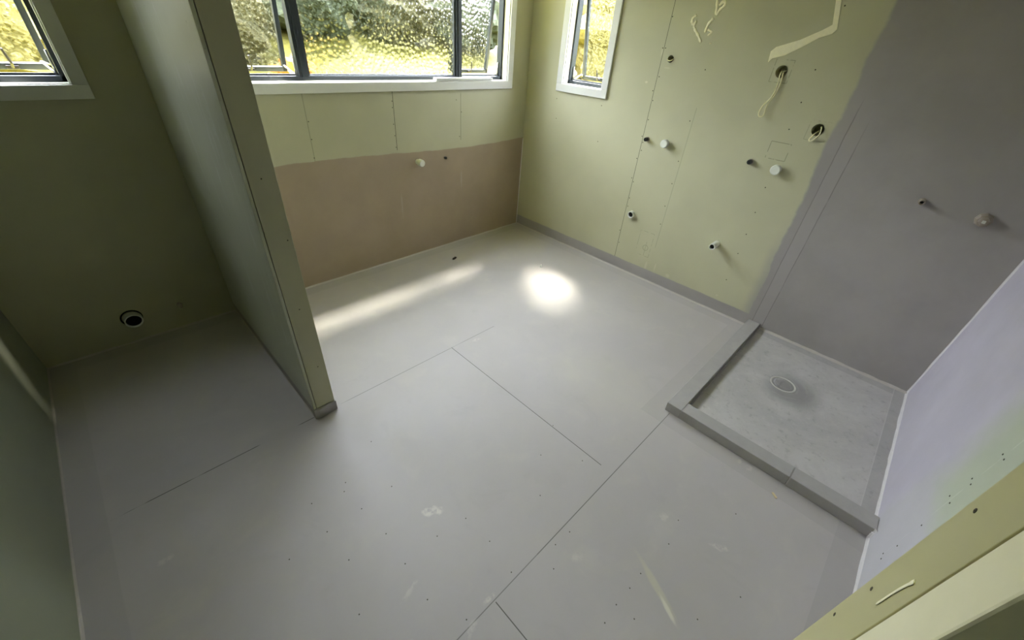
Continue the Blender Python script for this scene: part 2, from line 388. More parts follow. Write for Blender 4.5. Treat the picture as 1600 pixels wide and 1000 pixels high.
def tube(bm, pts, rad, seg=10, cap=True, closed=False, mi=0, flat=1.0, flatdir=None):
    pts = [Vector(p) for p in pts]; rings = []
    n = len(pts); prev = None
    for i, p in enumerate(pts):
        a = pts[i-1] if (i > 0 or closed) else p; b = pts[(i+1) % n] if (i < n-1 or closed) else p
        d = (b-a).normalized()
        if prev is None: ref = Vector((0, 0, 1)) if abs(d.z) < 0.9 else Vector((0, 1, 0)); u = d.cross(ref).normalized()
        else: u = (prev - d*prev.dot(d)).normalized()
        prev = u; v = d.cross(u)
        r = rad[i] if isinstance(rad, (list, tuple)) else rad
        ring = []
        for k in range(seg):
            t = 2*math.pi*k/seg; off = (u*math.cos(t)+v*math.sin(t))*r
            if flatdir is not None:
                fd = Vector(flatdir); off -= fd*off.dot(fd)*(1-flat)
            ring.append(bm.verts.new(p+off))
        rings.append(ring)
    fs = []
    for i in range(n if closed else n-1):
        A, B = rings[i], rings[(i+1) % n]
        for k in range(seg): fs.append(bm.faces.new((A[k], A[(k+1) % seg], B[(k+1) % seg], B[k])))
    if cap and not closed: fs += [bm.faces.new(rings[0][::-1]), bm.faces.new(rings[-1])]
    for f in fs: f.material_index = mi
def spline(pts, n=6):
    pts = [Vector(p) for p in pts]; out = []
    P = [pts[0]]+pts+[pts[-1]]
    for i in range(1, len(P)-2):
        for k in range(n):
            t = k/n; a, b, c, d = P[i-1], P[i], P[i+1], P[i+2]
            out.append(0.5*((2*b)+(c-a)*t+(2*a-5*b+4*c-d)*t*t+(3*b-a-3*c+d)*t**3))
    out.append(pts[-1]); return out
def lathe(bm, prof, origin, axis, seg=28, mi=0):
    """profile [(radius, height)] turned round axis from origin"""
    ax = Vector(axis).normalized(); u = ax.orthogonal().normalized(); v = ax.cross(u); o = Vector(origin); rings = []
    for r, h in prof:
        if r < 1e-6: rings.append([bm.verts.new(o+ax*h)])
        else: rings.append([bm.verts.new(o+ax*h+(u*math.cos(2*math.pi*k/seg)+v*math.sin(2*math.pi*k/seg))*r) for k in range(seg)])
    for A, B in zip(rings, rings[1:]):
        for k in range(seg):
            k2 = (k+1) % seg
            if len(A) == 1 and len(B) == 1: continue
            if len(A) == 1: f = bm.faces.new((A[0], B[k], B[k2]))
            elif len(B) == 1: f = bm.faces.new((A[k], B[0], A[k2]))
            else: f = bm.faces.new((A[k], A[k2], B[k2], B[k]))
            f.material_index = mi
def tag(o, label=None, cat=None, group=None, kind=None):
    if label: o['label'] = label
    if cat: o['category'] = cat
    if group: o['group'] = group
    if kind: o['kind'] = kind
    return o
def empty(name, loc=(0, 0, 0), rz=0.0, parent=None):
    o = bpy.data.objects.new(name, None); o.location = loc; o.rotation_euler = (0, 0, rz); o.empty_display_size = 0.1
    return link(o, parent)

def wall_grid(bm, us, vs, holes, place, t0, t1):
    """slab with rectangular openings. us, vs sorted breaks; place(u,v,t)->point"""
    cache = {}
    def V(i, j, k):
        if (i, j, k) not in cache: cache[(i, j, k)] = bm.verts.new(place(us[i], vs[j], (t0, t1)[k]))
        return cache[(i, j, k)]
    def solid(i, j):
        if i < 0 or j < 0 or i >= len(us)-1 or j >= len(vs)-1: return False
        cu, cv = (us[i]+us[i+1])/2, (vs[j]+vs[j+1])/2
        return not any(h[0] < cu < h[1] and h[2] < cv < h[3] for h in holes)
    for i in range(len(us)-1):
        for j in range(len(vs)-1):
            if not solid(i, j): continue
            bm.faces.new((V(i, j, 0), V(i+1, j, 0), V(i+1, j+1, 0), V(i, j+1, 0)))
            bm.faces.new((V(i, j, 1), V(i, j+1, 1), V(i+1, j+1, 1), V(i+1, j, 1)))
            if not solid(i-1, j): bm.faces.new((V(i, j, 0), V(i, j+1, 0), V(i, j+1, 1), V(i, j, 1)))
            if not solid(i+1, j): bm.faces.new((V(i+1, j, 0), V(i+1, j, 1), V(i+1, j+1, 1), V(i+1, j+1, 0)))
            if not solid(i, j-1): bm.faces.new((V(i, j, 0), V(i, j, 1), V(i+1, j, 1), V(i+1, j, 0)))
            if not solid(i, j+1): bm.faces.new((V(i, j+1, 0), V(i+1, j+1, 0), V(i+1, j+1, 1), V(i, j+1, 1)))

# ------------------------------------------------------------------ structure
Z0, Z1 = 1.295, 2.30
W1 = (-3.20, -2.893); W2 = (-2.335, -0.255); W3 = (-0.775, -0.392); WT = 0.13   # openings and wall thickness
YB = -4.75                                                                     # back of the passage behind the camera

bm = bmesh.new()
hs = [(W1[0], W1[1], Z0, Z1), (W2[0], W2[1], Z0, Z1)]
wall_grid(bm, [-W-0.12, W1[0], W1[1], W2[0], W2[1], WT], [-0.15, Z0, Z1, H], hs, lambda u, v, t: (u, t, v), 0.0, WT)
wall_back = mesh_obj('wall_back', bm, M['wb'], kind='structure')

bm = bmesh.new()
wall_grid(bm, [YB-0.1, W3[0], W3[1], 0.0], [-0.15, Z0+0.02, Z1, H], [(W3[0], W3[1], Z0+0.02, Z1)], lambda u, v, t: (t, u, v), 0.0, WT)
wall_right = mesh_obj('wall_right', bm, M['wr'], kind='structure')
# the three cable holes are really bored through the board
HOLES = [(-1.268, 1.551, 0.021), (-1.952, 1.543, 0.031), (-2.249, 1.291, 0.031)]
bmesh_ok = True
for (hy, hz, hr) in HOLES:
    b2 = bmesh.new(); lathe(b2, [(0, -0.02), (hr, -0.02), (hr, 0.10), (0, 0.10)], (0, hy, hz), (1, 0, 0), 24)
    bmesh.ops.recalc_face_normals(b2, faces=b2.faces)
    me = bpy.data.meshes.new('cut'); b2.to_mesh(me); b2.free(); me.materials.append(M['wr'])
    co = bpy.data.objects.new('cut', me); C.objects.link(co)
    md = wall_right.modifiers.new('b', 'BOOLEAN'); md.operation = 'DIFFERENCE'; md.object = co; md.solver = 'EXACT'
    bpy.context.view_layer.update()
    dg = bpy.context.evaluated_depsgraph_get()
    nm = bpy.data.meshes.new_from_object(wall_right.evaluated_get(dg))
    wall_right.modifiers.clear(); wall_right.data = nm
    bpy.data.objects.remove(co)

bm = bmesh.new(); box(bm, (NX+0.10, -L-0.12, -0.15), (-0.0, -L, H)); mesh_obj('wall_near', bm, M['wn'], kind='structure')
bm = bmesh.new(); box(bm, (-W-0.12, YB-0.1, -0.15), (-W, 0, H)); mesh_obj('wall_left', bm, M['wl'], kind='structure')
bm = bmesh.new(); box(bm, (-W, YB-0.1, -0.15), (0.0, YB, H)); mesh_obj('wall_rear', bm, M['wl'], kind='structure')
bm = bmesh.new(); box(bm, (-W-0.12, YB-0.1, -0.17), (WT, WT, -0.15)); box(bm, (-W, YB, -0.15), (0, 0, 0)); mesh_obj('floor', bm, M['floor'], kind='structure')
bm = bmesh.new(); box(bm, (-W-0.12, YB-0.1, H), (WT, WT, H+0.12)); mesh_obj('ceiling', bm, M['ceil'], kind='structure')
bm = bmesh.new(); box(bm, (-W-0.5, WT, H-0.02), (WT+0.06, WT+0.17, H+0.14)); box(bm, (WT, YB, H-0.02), (WT+0.06, WT, H+0.14))  # unseen eaves, overhang shaped to narrow the sun streak on the floor
mesh_obj('trim_shade_eaves', bm, M['outer'], kind='structure')

# partition: boards both sides of a narrow stud, a separate end strip with an open joint
bm = bmesh.new(); box(bm, (-PR-0.012, -PE+0.004, 0), (-PR, 0, H), 0, 0.0015); box(bm, (-PL, -PE, 0), (-PL+0.011, 0, H), 0, 0.0015)
box(bm, (-PL+0.011, -PE+0.014, 0), (-PR-0.012, 0, H), 1)
part = mesh_obj('wall_partition', bm, [M['part'], M['seam']], kind='structure')
bm = bmesh.new(); box(bm, (-PL+0.0135, -PE, 0.05), (-PR-0.001, -PE+0.012, H), 0, 0.001)
mesh_obj('end_board', bm, M['partend'], part)
bm = bmesh.new()
prof = [(-PL-0.003, -PE+0.03), (-PL-0.003, -PE-0.004), (-PL+0.02, -PE-0.012), (-PL+0.05, -PE-0.010), (-PR-0.03, -PE-0.006), (-PR+0.003, -PE-0.004), (-PR+0.003, -PE+0.03)]
lo = [bm.verts.new((a, b, 0)) for a, b in prof]; hi = [bm.verts.new((a, b, 0.058+0.004*math.sin(i*2.1))) for i, (a, b) in enumerate(prof)]
for i in range(len(prof)-1): bm.faces.new((lo[i], lo[i+1], hi[i+1], hi[i]))
bm.faces.new(hi); bm.faces.new(lo[::-1]); bm.faces.new((lo[-1], lo[0], hi[0], hi[-1]))
mesh_obj('base_wrap', bm, M['kerb'], part)

# nib wall by the doorway with its cream jamb
bm = bmesh.new(); box(bm, (NX-0.12, YB, 0), (NX, NY, H), 0, 0.0015)
nib = mesh_obj('wall_doorway', bm, M['nib'], kind='structure')
bm = bmesh.new(); box(bm, (NX-0.212, NY-0.045, 0), (NX-0.12, NY-0.001, H), 0, 0.004)
mesh_obj('trim_door_jamb', bm, M['cream'], kind='structure')
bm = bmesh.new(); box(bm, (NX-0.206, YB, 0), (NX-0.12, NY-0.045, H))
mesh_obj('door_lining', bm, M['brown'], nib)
def screw_heads(parent, pts, axis, r=0.0035, name='screw_head', mat='screw'):
    for p in pts:
        b = bmesh.new(); lathe(b, [(0, -0.001), (r, -0.001), (r, 0.0006), (r*0.55, 0.0012), (0, 0.0004)], (0, 0, 0), axis, 10)
        o = mesh_obj(name, b, M[mat], parent); o.location = p
screw_heads(nib, [(-2.272, NY, 1.107), (-2.273, NY, 0.859), (-2.267, NY, 0.735)], (0, 1, 0), 0.0042)
bm = bmesh.new()
tube(bm, spline([(-2.333, NY+0.001, 0.987), (-2.330, NY+0.001, 0.975), (-2.325, NY+0.001, 0.939), (-2.323, NY+0.001, 0.888)]), [0.005]*6+[0.0035]*6+[0.003]*6+[0.002], 8, flat=0.25, flatdir=(0, 1, 0))
tag(mesh_obj('adhesive_streak', bm, M['glue'], smooth=True), 'short pale streak of adhesive on the doorway end board, lower right', 'adhesive')

# sealant fillets where boards meet
def bead(name, a, b, d1, d2, r=0.008, mat='bead'):
    a, b, d1, d2 = Vector(a), Vector(b), Vector(d1)*r, Vector(d2)*r
    bm = bmesh.new(); n = 24; rows = []
    for i in range(n+1):
        p = a.lerp(b, i/n); k = 0.8+0.4*random.random()
        rows.append([bm.verts.new(p), bm.verts.new(p+d1*k), bm.verts.new(p+(d1+d2)*0.36*k), bm.verts.new(p+d2*k)])
    for A, B in zip(rows, rows[1:]):
        for k in range(4): bm.faces.new((A[k], A[(k+1) % 4], B[(k+1) % 4], B[k]))
    bm.faces.new(rows[0]); bm.faces.new(rows[-1][::-1])
    return mesh_obj(name, bm, M[mat], kind='structure')
bead('trim_1', (-PR, 0, 0), (0, 0, 0), (0, -1, 0), (0, 0, 1), 0.009)
bead('trim_2', (-W, 0, 0), (-PL, 0, 0), (0, -1, 0), (0, 0, 1), 0.008)
bead('trim_3', (0, 0, 0), (0, -HY, 0), (-1, 0, 0), (0, 0, 1), 0.010)
bead('trim_4', (-W, 0, 0), (-W, YB, 0), (1, 0, 0), (0, 0, 1), 0.007)
bead('trim_5', (0, 0, 0), (0, 0, 0.83), (-1, 0, 0), (0, -1, 0), 0.005, 'beadw')
bead('trim_6', (-HX+0.05, -L, 0.022), (0, -L, 0.022), (0, 1, 0), (0, 0, 1), 0.010, 'beadw')
bead('trim_7', (0, -L, 0.022), (0, -L, 1.9), (-1, 0, 0), (0, 1, 0), 0.007, 'beadw')
bead('trim_8', (NX+0.0, -L, 0), (-HX-0.002, -L, 0), (0, 1, 0), (0, 0, 1), 0.008, 'beadw')
bead('trim_9', (0, -HY-0.08, 0.022), (0, -L, 0.022), (-1, 0, 0), (0, 0, 1), 0.012)
bead('trim_10', (-PL, 0, 0), (-PL, -PE, 0), (-1, 0, 0), (0, 0, 1), 0.006)
bead('trim_11', (-PR, 0, 0), (-PR, -PE, 0), (1, 0, 0), (0, 0, 1), 0.006)

bead('trim_12', (-HX-0.002, -L, 0), (-HX-0.002, -L, HH+0.004), (-1, 0, 0), (0, 1, 0), 0.009, 'beadw')  # pale bead added to stand for the white glint at the kerb end

# ------------------------------------------------------------------ windows
def window(name, origin, rz, width, z0, z1, mull, sashes, depth=0.055, stay_side=1):
    """local x along the wall, local y outwards"""
    root = empty(name, origin, rz); root['kind'] = 'structure'
    b = bmesh.new(); a, lt = 0.055, 0.014
    # white liner boards in the wall opening
    box(b, (0, -0.002, z0-0.002), (width, depth+0.05, z0+lt-0.010)); box(b, (0, -0.002, z1-lt), (width, depth+0.05, z1))
    box(b, (-0.001, -0.002, z0), (0.006, depth+0.05, z1)); box(b, (width-0.006, -0.002, z0), (width+0.001, depth+0.05, z1))
    mesh_obj('window_liner', b, M['white'], root)
    b = bmesh.new()   # architrave on the room side
    box(b, (-a, -0.016, z0-a), (width+a, -0.0005, z0), 0, 0.002); box(b, (-a, -0.016, z1), (width+a, -0.0005, z1+a), 0, 0.002)
    box(b, (-a, -0.016, z0), (0, -0.0005, z1), 0, 0.002); box(b, (width, -0.016, z0), (width+a, -0.0005, z1), 0, 0.002)
    mesh_obj('architrave', b, M['white'], root)
    f, y0, y1 = 0.016, depth, depth+0.05
    zb, zt = z0+0.004, z1-lt
    b = bmesh.new()
    box(b, (0.006, y0, zb), (width-0.006, y1, zb+f+0.006), 0, 0.001); box(b, (0.006, y0, zt-f), (width-0.006, y1, zt), 0, 0.001)
    box(b, (0.006, y0, zb), (0.006+f, y1, zt), 0, 0.001); box(b, (width-0.006-f, y0, zb), (width-0.006, y1, zt), 0, 0.001)
    box(b, (0.006, y1-0.012, zb), (width-0.006, y1, zb+f+0.014), 0, 0.001)
    mesh_obj('window_frame', b, M['alu'], root)
    edges = [0.006+f]+[q for mm in mull for q in (mm-0.028, mm+0.028)]+[width-0.006-f]
    for mm in mull:
        b = bmesh.new(); box(b, (mm-0.028, y0, zb+f), (mm+0.028, y1, zt-f), 0, 0.002); box(b, (mm-0.010, y0-0.006, zb+f), (mm+0.010, y0, zt-f), 0, 0.001)
        mesh_obj('mullion', b, M['alu'], root)
    def pane(x0, x1, za, zb_, y, par):
        b = bmesh.new(); box(b, (x0, y, za), (x1, y+0.005, zb_), 1)
        b.faces.ensure_lookup_table()
        for fc in b.faces:
            if fc.calc_center_median().y < y+0.001: fc.material_index = 0
        mesh_obj('glass_pane', b, [M['glass'], M['clear']], par)
    for i, op in enumerate(sashes):
        x0, x1 = edges[2*i], edges[2*i+1]
        if not op:
            b = bmesh.new(); q = 0.010
            for (p0, p1) in (((x0, zb+f), (x1, zb+f+q)), ((x0, zt-f-q), (x1, zt-f)), ((x0, zb+f), (x0+q, zt-f)), ((x1-q, zb+f), (x1, zt-f))):
                box(b, (p0[0], y0+0.008, p0[1]), (p1[0], y0+0.02, p1[1]))
            mesh_obj('glazing_bead', b, M['alu'], root)
            pane(x0, x1, zb+f, zt-f, y0+0.022, root); continue
        hz = zt-f-0.002; hh = hz-(zb+f+0.004)
        sash = bpy.data.objects.new('tmp', None)
        b = bmesh.new(); ww = x1-x0-0.006; s_ = 0.024
        box(b, (0, 0.0, -hh), (ww, 0.028, -hh+s_), 0, 0.0015); box(b, (0, 0.0, -s_), (ww, 0.028, 0), 0, 0.0015)
        box(b, (0, 0.0, -hh), (s_, 0.028, 0), 0, 0.0015); box(b, (ww-s_, 0.0, -hh), (ww, 0.028, 0), 0, 0.0015)
        sh = mesh_obj('sash', b, M['alu'], root); sh.location = (x0+0.003, y0+0.022, hz); sh.rotation_euler = (op, 0, 0)
        pane(s_, ww-s_, -hh+s_, -s_, 0.010, sh)
        # catch handle on the bottom rail
        b = bmesh.new(); cx = ww*0.5
        box(b, (cx-0.02, -0.010, -hh+0.004), (cx+0.02, 0.0, -hh+0.018), 0, 0.002)
        tube(b, [(cx, -0.010, -hh+0.012), (cx+0.003, -0.022, -hh+0.03), (cx-0.004, -0.026, -hh+0.085)], [0.006, 0.005, 0.0045], 8)
        mesh_obj('catch_handle', b, M['black'], sh)
        # friction stays, at both jambs, from frame foot to swung sash foot
        foot = Matrix.Rotation(op, 4, 'X') @ Vector((0, 0.004, -hh+0.02)); foot = Vector((0, y0+0.022, hz))+foot
        for xx in (x0+0.006, x1-0.006):
            s1 = 1 if xx < (x0+x1)/2 else -1
            b = bmesh.new()
            mid = Vector((xx+s1*0.030, (y1+foot.y)/2, zb+f+0.05))
            tube(b, [(xx, y1-0.01, zb+f+0.008), tuple(mid)], 0.0045, 6)
            tube(b, [tuple(mid), (xx+s1*0.004, foot.y, foot.z)], 0.0045, 6)
            tube(b, [(xx, y1-0.02, zb+f+0.004), (xx, y1-0.02, zb+f+0.10)], 0.005, 6)
            mesh_obj('stay', b, M['silver'], root, smooth=True)
    return root
OPEN = math.radians(8.3)
window('window_1', (W1[0], 0, 0), 0, W1[1]-W1[0], Z0, Z1, [], [OPEN])
window('window_2', (W2[0], 0, 0), 0, W2[1]-W2[0], Z0, Z1, [-1.873-W2[0], -0.71-W2[0]], [OPEN, 0, OPEN])
window('window_3', (0, W3[1], 0), -math.pi/2, W3[1]-W3[0], Z0+0.02, Z1, [], [OPEN])

# daylight portals: sampling helpers for the sky light entering each opening
def portal(name, loc, rot, sx, sy):
    l = bpy.data.lights.new(name, 'AREA'); l.shape = 'RECTANGLE'; l.size = sx; l.size_y = sy; l.cycles.is_portal = True
    o = bpy.data.objects.new(name, l); C.objects.link(o); o.location = loc; o.rotation_euler = rot
portal('portal', ((W1[0]+W1[1])/2, WT+0.22, 1.72), (-math.pi/2, 0, 0), 0.45, 1.0)
portal('portal', ((W2[0]+W2[1])/2, WT+0.22, 1.72), (-math.pi/2, 0, 0), 2.2, 1.0)
portal('portal', (WT+0.22, (W3[0]+W3[1])/2, 1.72), (0, math.pi/2, 0), 1.0, 0.5)

# ------------------------------------------------------------------ shower tray and kerb
TZ = 0.022
bm = bmesh.new(); n = 26; x0, x1, y0, y1 = -HX+0.08, 0, -L, -HY-0.08
dc = Vector((-0.505, -2.750)); grid = {}
for i in range(n+1):
    for j in range(n+1):
        x, y = x0+(x1-x0)*i/n, y0+(y1-y0)*j/n
        d = math.hypot(x-dc.x, y-dc.y)
        grid[i, j] = bm.verts.new((x, y, TZ-0.010*max(0, 1-d/0.30)**1.5))
for i in range(n):
    for j in range(n): bm.faces.new((grid[i, j], grid[i+1, j], grid[i+1, j+1], grid[i, j+1]))
ring = [grid[i, 0] for i in range(n+1)]+[grid[n, j] for j in range(1, n+1)]+[grid[i, n] for i in range(n-1, -1, -1)]+[grid[0, j] for j in range(n-1, 0, -1)]
low = [bm.verts.new((v.co.x, v.co.y, 0.0)) for v in ring]
for k in range(len(ring)): bm.faces.new((ring[k], ring[(k+1) % len(ring)], low[(k+1) % len(ring)], low[k]))
bm.faces.new(low[::-1])
tray_root = empty('shower_tray', (-HX/2, (-L-HY)/2, 0))
tag(tray_root, 'grey membrane coated square shower tray with raised kerb in the corner', 'shower tray')
def child(o, root):
    o.parent = root; o.matrix_parent_inverse = Matrix.Translation(root.location).inverted(); return o
child(mesh_obj('tray_base', bm, M['tray'], smooth=False), tray_root)
bm = bmesh.new(); box(bm, (-HX, -HY-0.08, 0), (0, -HY, HH), 0, 0.003)
child(mesh_obj('side_kerb', bm, M['kerb']), tray_root)
ys = [-HY-0.0805, -2.968, -L]
for k in range(2):
    bm = bmesh.new(); box(bm, (-HX-(0.0015 if k else 0), ys[k]-(0.001 if k else 0), 0), (-HX+0.08, ys[k+1]+0.001, HH+(0.001 if k else 0)), 0, 0.003)
    child(mesh_obj('front_kerb', bm, M['kerb']), tray_root)
bm = bmesh.new(); box(bm, (-HX+0.0795, -L, 0), (-HX+0.092, -HY-0.08, TZ+0.008), 0, 0.003); box(bm, (-HX+0.08, -HY-0.092, 0), (0, -HY-0.0795, TZ+0.008), 0, 0.003)
child(mesh_obj('corner_tape', bm, M['kerb']), tray_root)

dz = TZ-0.010
dr = empty('floor_drain', (dc.x, dc.y, dz)); tag(dr, 'round pale drain rim with loose centre disc in the shower tray', 'drain')
bm = bmesh.new(); lathe(bm, [(0.058, 0.0), (0.066, 0.0), (0.070, 0.004), (0.068, 0.0065), (0.062, 0.006), (0.058, 0.0)], (0, 0, 0), (0, 0, 1), 36); mesh_obj('rim', bm, M['drain'], dr, True)
bm = bmesh.new(); lathe(bm, [(0, 0.0005), (0.058, 0.0005), (0.058, 0.001), (0, 0.001)], (0, 0, 0), (0, 0, 1), 36); mesh_obj('shadow_gap', bm, M['seam'], dr)
bm = bmesh.new(); lathe(bm, [(0, 0.001), (0.049, 0.001), (0.050, 0.004), (0.046, 0.006), (0.0, 0.0068)], (0.001, -0.001, 0), (0, 0, 1), 36); box(bm, (-0.045, 0.01, 0.006), (0.02, 0.018, 0.0085), 0, 0.001)
mesh_obj('centre_disc', bm, M['tray'], dr)

# ------------------------------------------------------------------ pipe stubs
def stub(name, loc, ax, label, cat, group, r, ln, kind='cap', tilt=(0, 0, 0), mat='pvc', wall=0.78):
    root = empty(name, loc); tag(root, label, cat, group)
    a = (Vector(ax)+Vector(tilt)).normalized()
    if kind == 'cap':      # white push-on cap over a shorter pipe
        bm = bmesh.new(); lathe(bm, [(0, -0.004), (r*0.72, -0.004), (r*0.72, ln*0.6), (0, ln*0.6)], (0, 0, 0), a, 24); mesh_obj('pipe', bm, M[mat], root, False)
        bm = bmesh.new(); lathe(bm, [(r*0.86, ln*0.35), (r, ln*0.38), (r, ln*0.84), (r*0.93, ln*0.95), (r*0.78, ln), (r*0.70, ln*0.97), (0, ln*0.97), ], (0, 0, 0), a, 28)
        mesh_obj('cap', bm, M[mat], root, False)
    elif kind == 'open':
        bd = max(ln*0.3, ln-0.012)
        bm = bmesh.new(); lathe(bm, [(r*wall, -0.004), (r, -0.004), (r, ln), (r*0.97, ln+0.001), (r*(wall+0.03), ln+0.001), (r*wall, ln), (r*wall, -0.004)], (0, 0, 0), a, 28)
        mesh_obj('pipe', bm, M[mat], root, False)
        bm = bmesh.new(); lathe(bm, [(0, bd-0.002), (r*(wall-.005), bd-0.002), (r*(wall-.005), bd), (0, bd)], (0, 0, 0), a, 24); mesh_obj('bore_shade', bm, M['pipe_in'], root)  # dark disc stands in for the shade inside the pipe
    elif kind == 'plug':   # dark threaded plug with a pale collar
        bm = bmesh.new(); lathe(bm, [(0, -0.002), (r*1.25, -0.002), (r*1.25, ln*0.25), (r*1.0, ln*0.3), (0, ln*0.3)], (0, 0, 0), a, 24); mesh_obj('collar', bm, M['brass' if mat == 'dark' else mat], root)
        bm = bmesh.new(); lathe(bm, [(0, ln*0.28), (r, ln*0.28), (r*0.9, ln*0.55), (r, ln*0.6), (r, ln*0.92), (r*0.8, ln), (r*0.35, ln), (r*0.3, ln*0.8), (0, ln*0.8)], (0, 0, 0), a, 20); mesh_obj('plug', bm, M[mat], root)
    return root
XR = (-1, 0, 0); YBk = (0, -1, 0)
stub('pipe_stub', (0, -1.395, 1.055), XR, 'capped white pipe stub on the right wall, nearer the narrow window', 'pipe', None, 0.028, 0.045)
stub('pipe_stub', (0, -2.135, 1.050), XR, 'capped white pipe stub on the right wall, below the pencilled square', 'pipe', None, 0.029, 0.042)
stub('pipe_plug', (0, -1.243, 1.055), XR, 'small dark plugged fitting beside the vertical sheet joint of the right wall', 'pipe fitting', None, 0.013, 0.035, 'plug', mat='dark')
stub('pipe_plug', (0, -1.975, 1.060), XR, 'small dark plugged fitting in the middle of the right wall, left of a white cap', 'pipe fitting', None, 0.014, 0.032, 'plug', mat='dark')
stub('waste_pipe', (0, -1.268, 0.495), XR, 'short open white pipe low on the right wall, next to the sheet joint', 'pipe', None, 0.026, 0.026, 'open')
stub('waste_pipe', (0, -1.965, 0.497), XR, 'long open white pipe sticking out low on the right wall', 'pipe', None, 0.021, 0.088, 'open', tilt=(0, 0.0, -0.02))
stub('pipe_stub', (-1.165, 0, 0.762), YBk, 'white capped pipe stub on the primed band below the wide window', 'pipe', None, 0.026, 0.070)
stub('pipe_plug', (-0.905, 0, 0.762), YBk, 'tiny dark tipped fitting right of the white cap below the wide window', 'pipe fitting', None, 0.010, 0.020, 'plug', mat='dark')
stub('pipe_plug', (-2.887, 0, 0.154), YBk, 'small metal fitting low on the back wall, near the partition foot', 'pipe fitting', None, 0.011, 0.040, 'plug', mat='brass')
# toilet waste outlet in its oversized hole
r_ = stub('waste_pipe', (-3.106, 0, 0.148), YBk, 'wide open grey waste pipe low on the dark back wall', 'pipe', None, 0.040, 0.040, 'open', wall=0.86)
bm = bmesh.new(); lathe(bm, [(0.041, -0.001), (0.049, -0.001), (0.048, 0.0015), (0.041, 0.002), (0.041, -0.001)], (-0.004, 0, 0.004), YBk, 28); mesh_obj('hole_edge', bm, M['seam'], r_)

# shower outlets on the membrane
r_ = empty('shower_outlet', (0, -2.835, 1.055)); tag(r_, 'small stubby shower pipe outlet on the grey shower wall', 'pipe fitting')
bm = bmesh.new(); lathe(bm, [(0, -0.003), (0.017, -0.003), (0.017, 0.004), (0.0125, 0.007), (0.0125, 0.040), (0.010, 0.042), (0.008, 0.038), (0.008, 0.02), (0, 0.02)], (0, 0, 0), XR, 20); mesh_obj('pipe', bm, M['brass'], r_)
bm = bmesh.new(); lathe(bm, [(0, 0.021), (0.0078, 0.021), (0.0078, 0.024), (0, 0.024)], (0, 0, 0), XR, 16); mesh_obj('bore_shade', bm, M['dark'], r_)  # dark disc painting the shade down the outlet
r_ = empty('shower_mixer', (0, -3.080, 1.035)); tag(r_, 'primed brass shower mixer body sticking out of the grey shower wall', 'shower mixer')
bm = bmesh.new(); lathe(bm, [(0, -0.003), (0.034, -0.003), (0.033, 0.008), (0.029, 0.012), (0.029, 0.026), (0.024, 0.030), (0, 0.030)], (0, 0, 0), XR, 8); mesh_obj('body', bm, M['brass'], r_)
bm = bmesh.new(); lathe(bm, [(0, 0.029), (0.020, 0.029), (0.020, 0.042), (0.016, 0.045), (0, 0.045)], (0, 0, 0), XR, 6); mesh_obj('cartridge_nut', bm, M['brass'], r_)
bm = bmesh.new(); box(bm, (-0.058, -0.006, -0.006), (-0.044, 0.006, 0.006), 0, 0.001); mesh_obj('spindle', bm, M['pvc'], r_)

# ------------------------------------------------------------------ cable loops
def cable(name, pts, label, r=0.0034):
    bm = bmesh.new(); tube(bm, spline(pts, 8), r, 8)
    return tag(mesh_obj(name, bm, M['cable'], smooth=True), label, 'cable')
cable('cable_loop', [(0.07, -1.945, 1.552), (0.01, -1.950, 1.540), (-0.010, -1.955, 1.520), (-0.014, -1.962, 1.480), (-0.018, -1.958, 1.420), (-0.024, -1.930, 1.370), (-0.026, -1.924, 1.325), (-0.024, -1.938, 1.312),
    (-0.021, -1.952, 1.322), (-0.018, -1.950, 1.370), (-0.014, -1.968, 1.430), (-0.010, -1.974, 1.480), (-0.006, -1.968, 1.522), (0.012, -1.960, 1.542), (0.07, -1.957, 1.550)],
    'long cream cable loop hanging from the round hole under the paper tape')
cable('cable_loop', [(0.07, -2.250, 1.300), (0.01, -2.258, 1.306), (-0.012, -2.266, 1.300), (-0.022, -2.270, 1.275), (-0.024, -2.258, 1.248), (-0.022, -2.240, 1.232), (-0.018, -2.232, 1.240), (-0.014, -2.238, 1.256), (0.01, -2.246, 1.276), (0.07, -2.25, 1.285)],
    'short white cable loop curling out of the hole nearest the shower')
cable('cable_loop', [(0.06, -1.250, 1.553), (0.008, -1.248, 1.552), (-0.006, -1.252, 1.545), (-0.010, -1.268, 1.540), (-0.006, -1.284, 1.547), (0.008, -1.288, 1.555), (0.06, -1.286, 1.556)],
    'thin cable end looped across the small hole right of the narrow window', 0.0028)

# ------------------------------------------------------------------ dried tape and adhesive on the right wall
def ribbon(name, pts, x, th, mat):
    bm = bmesh.new()
    f = [bm.verts.new((x-th, a, b)) for a, b in pts]; g = [bm.verts.new((x, a, b)) for a, b in pts]
    bm.faces.new(f); bm.faces.new(g[::-1])
    for i in range(len(pts)): j = (i+1) % len(pts); bm.faces.new((f[i], f[j], g[j], g[i]))
    bm.normal_update()
    bmesh.ops.triangulate(bm, faces=[q for q in bm.faces if len(q.verts) > 4])
    return mesh_obj(name, bm, mat)
t = ribbon('jointing_tape', [(-1.864, 1.580), (-1.858, 1.633), (-1.879, 1.655), (-1.983, 1.693), (-2.068, 1.739), (-2.104, 1.763), (-2.075, 1.858), (-2.066, 1.878), (-2.085, 1.885), (-2.096, 1.87), (-2.133, 1.745), (-2.119, 1.725), (-2.068, 1.706), (-1.999, 1.657), (-1.935, 1.618), (-1.878, 1.600)], 0.0, 0.0022, M['glue'])
tag(t, 'wide cream strip of paper tape bent at an angle above the hanging cable', 'tape')
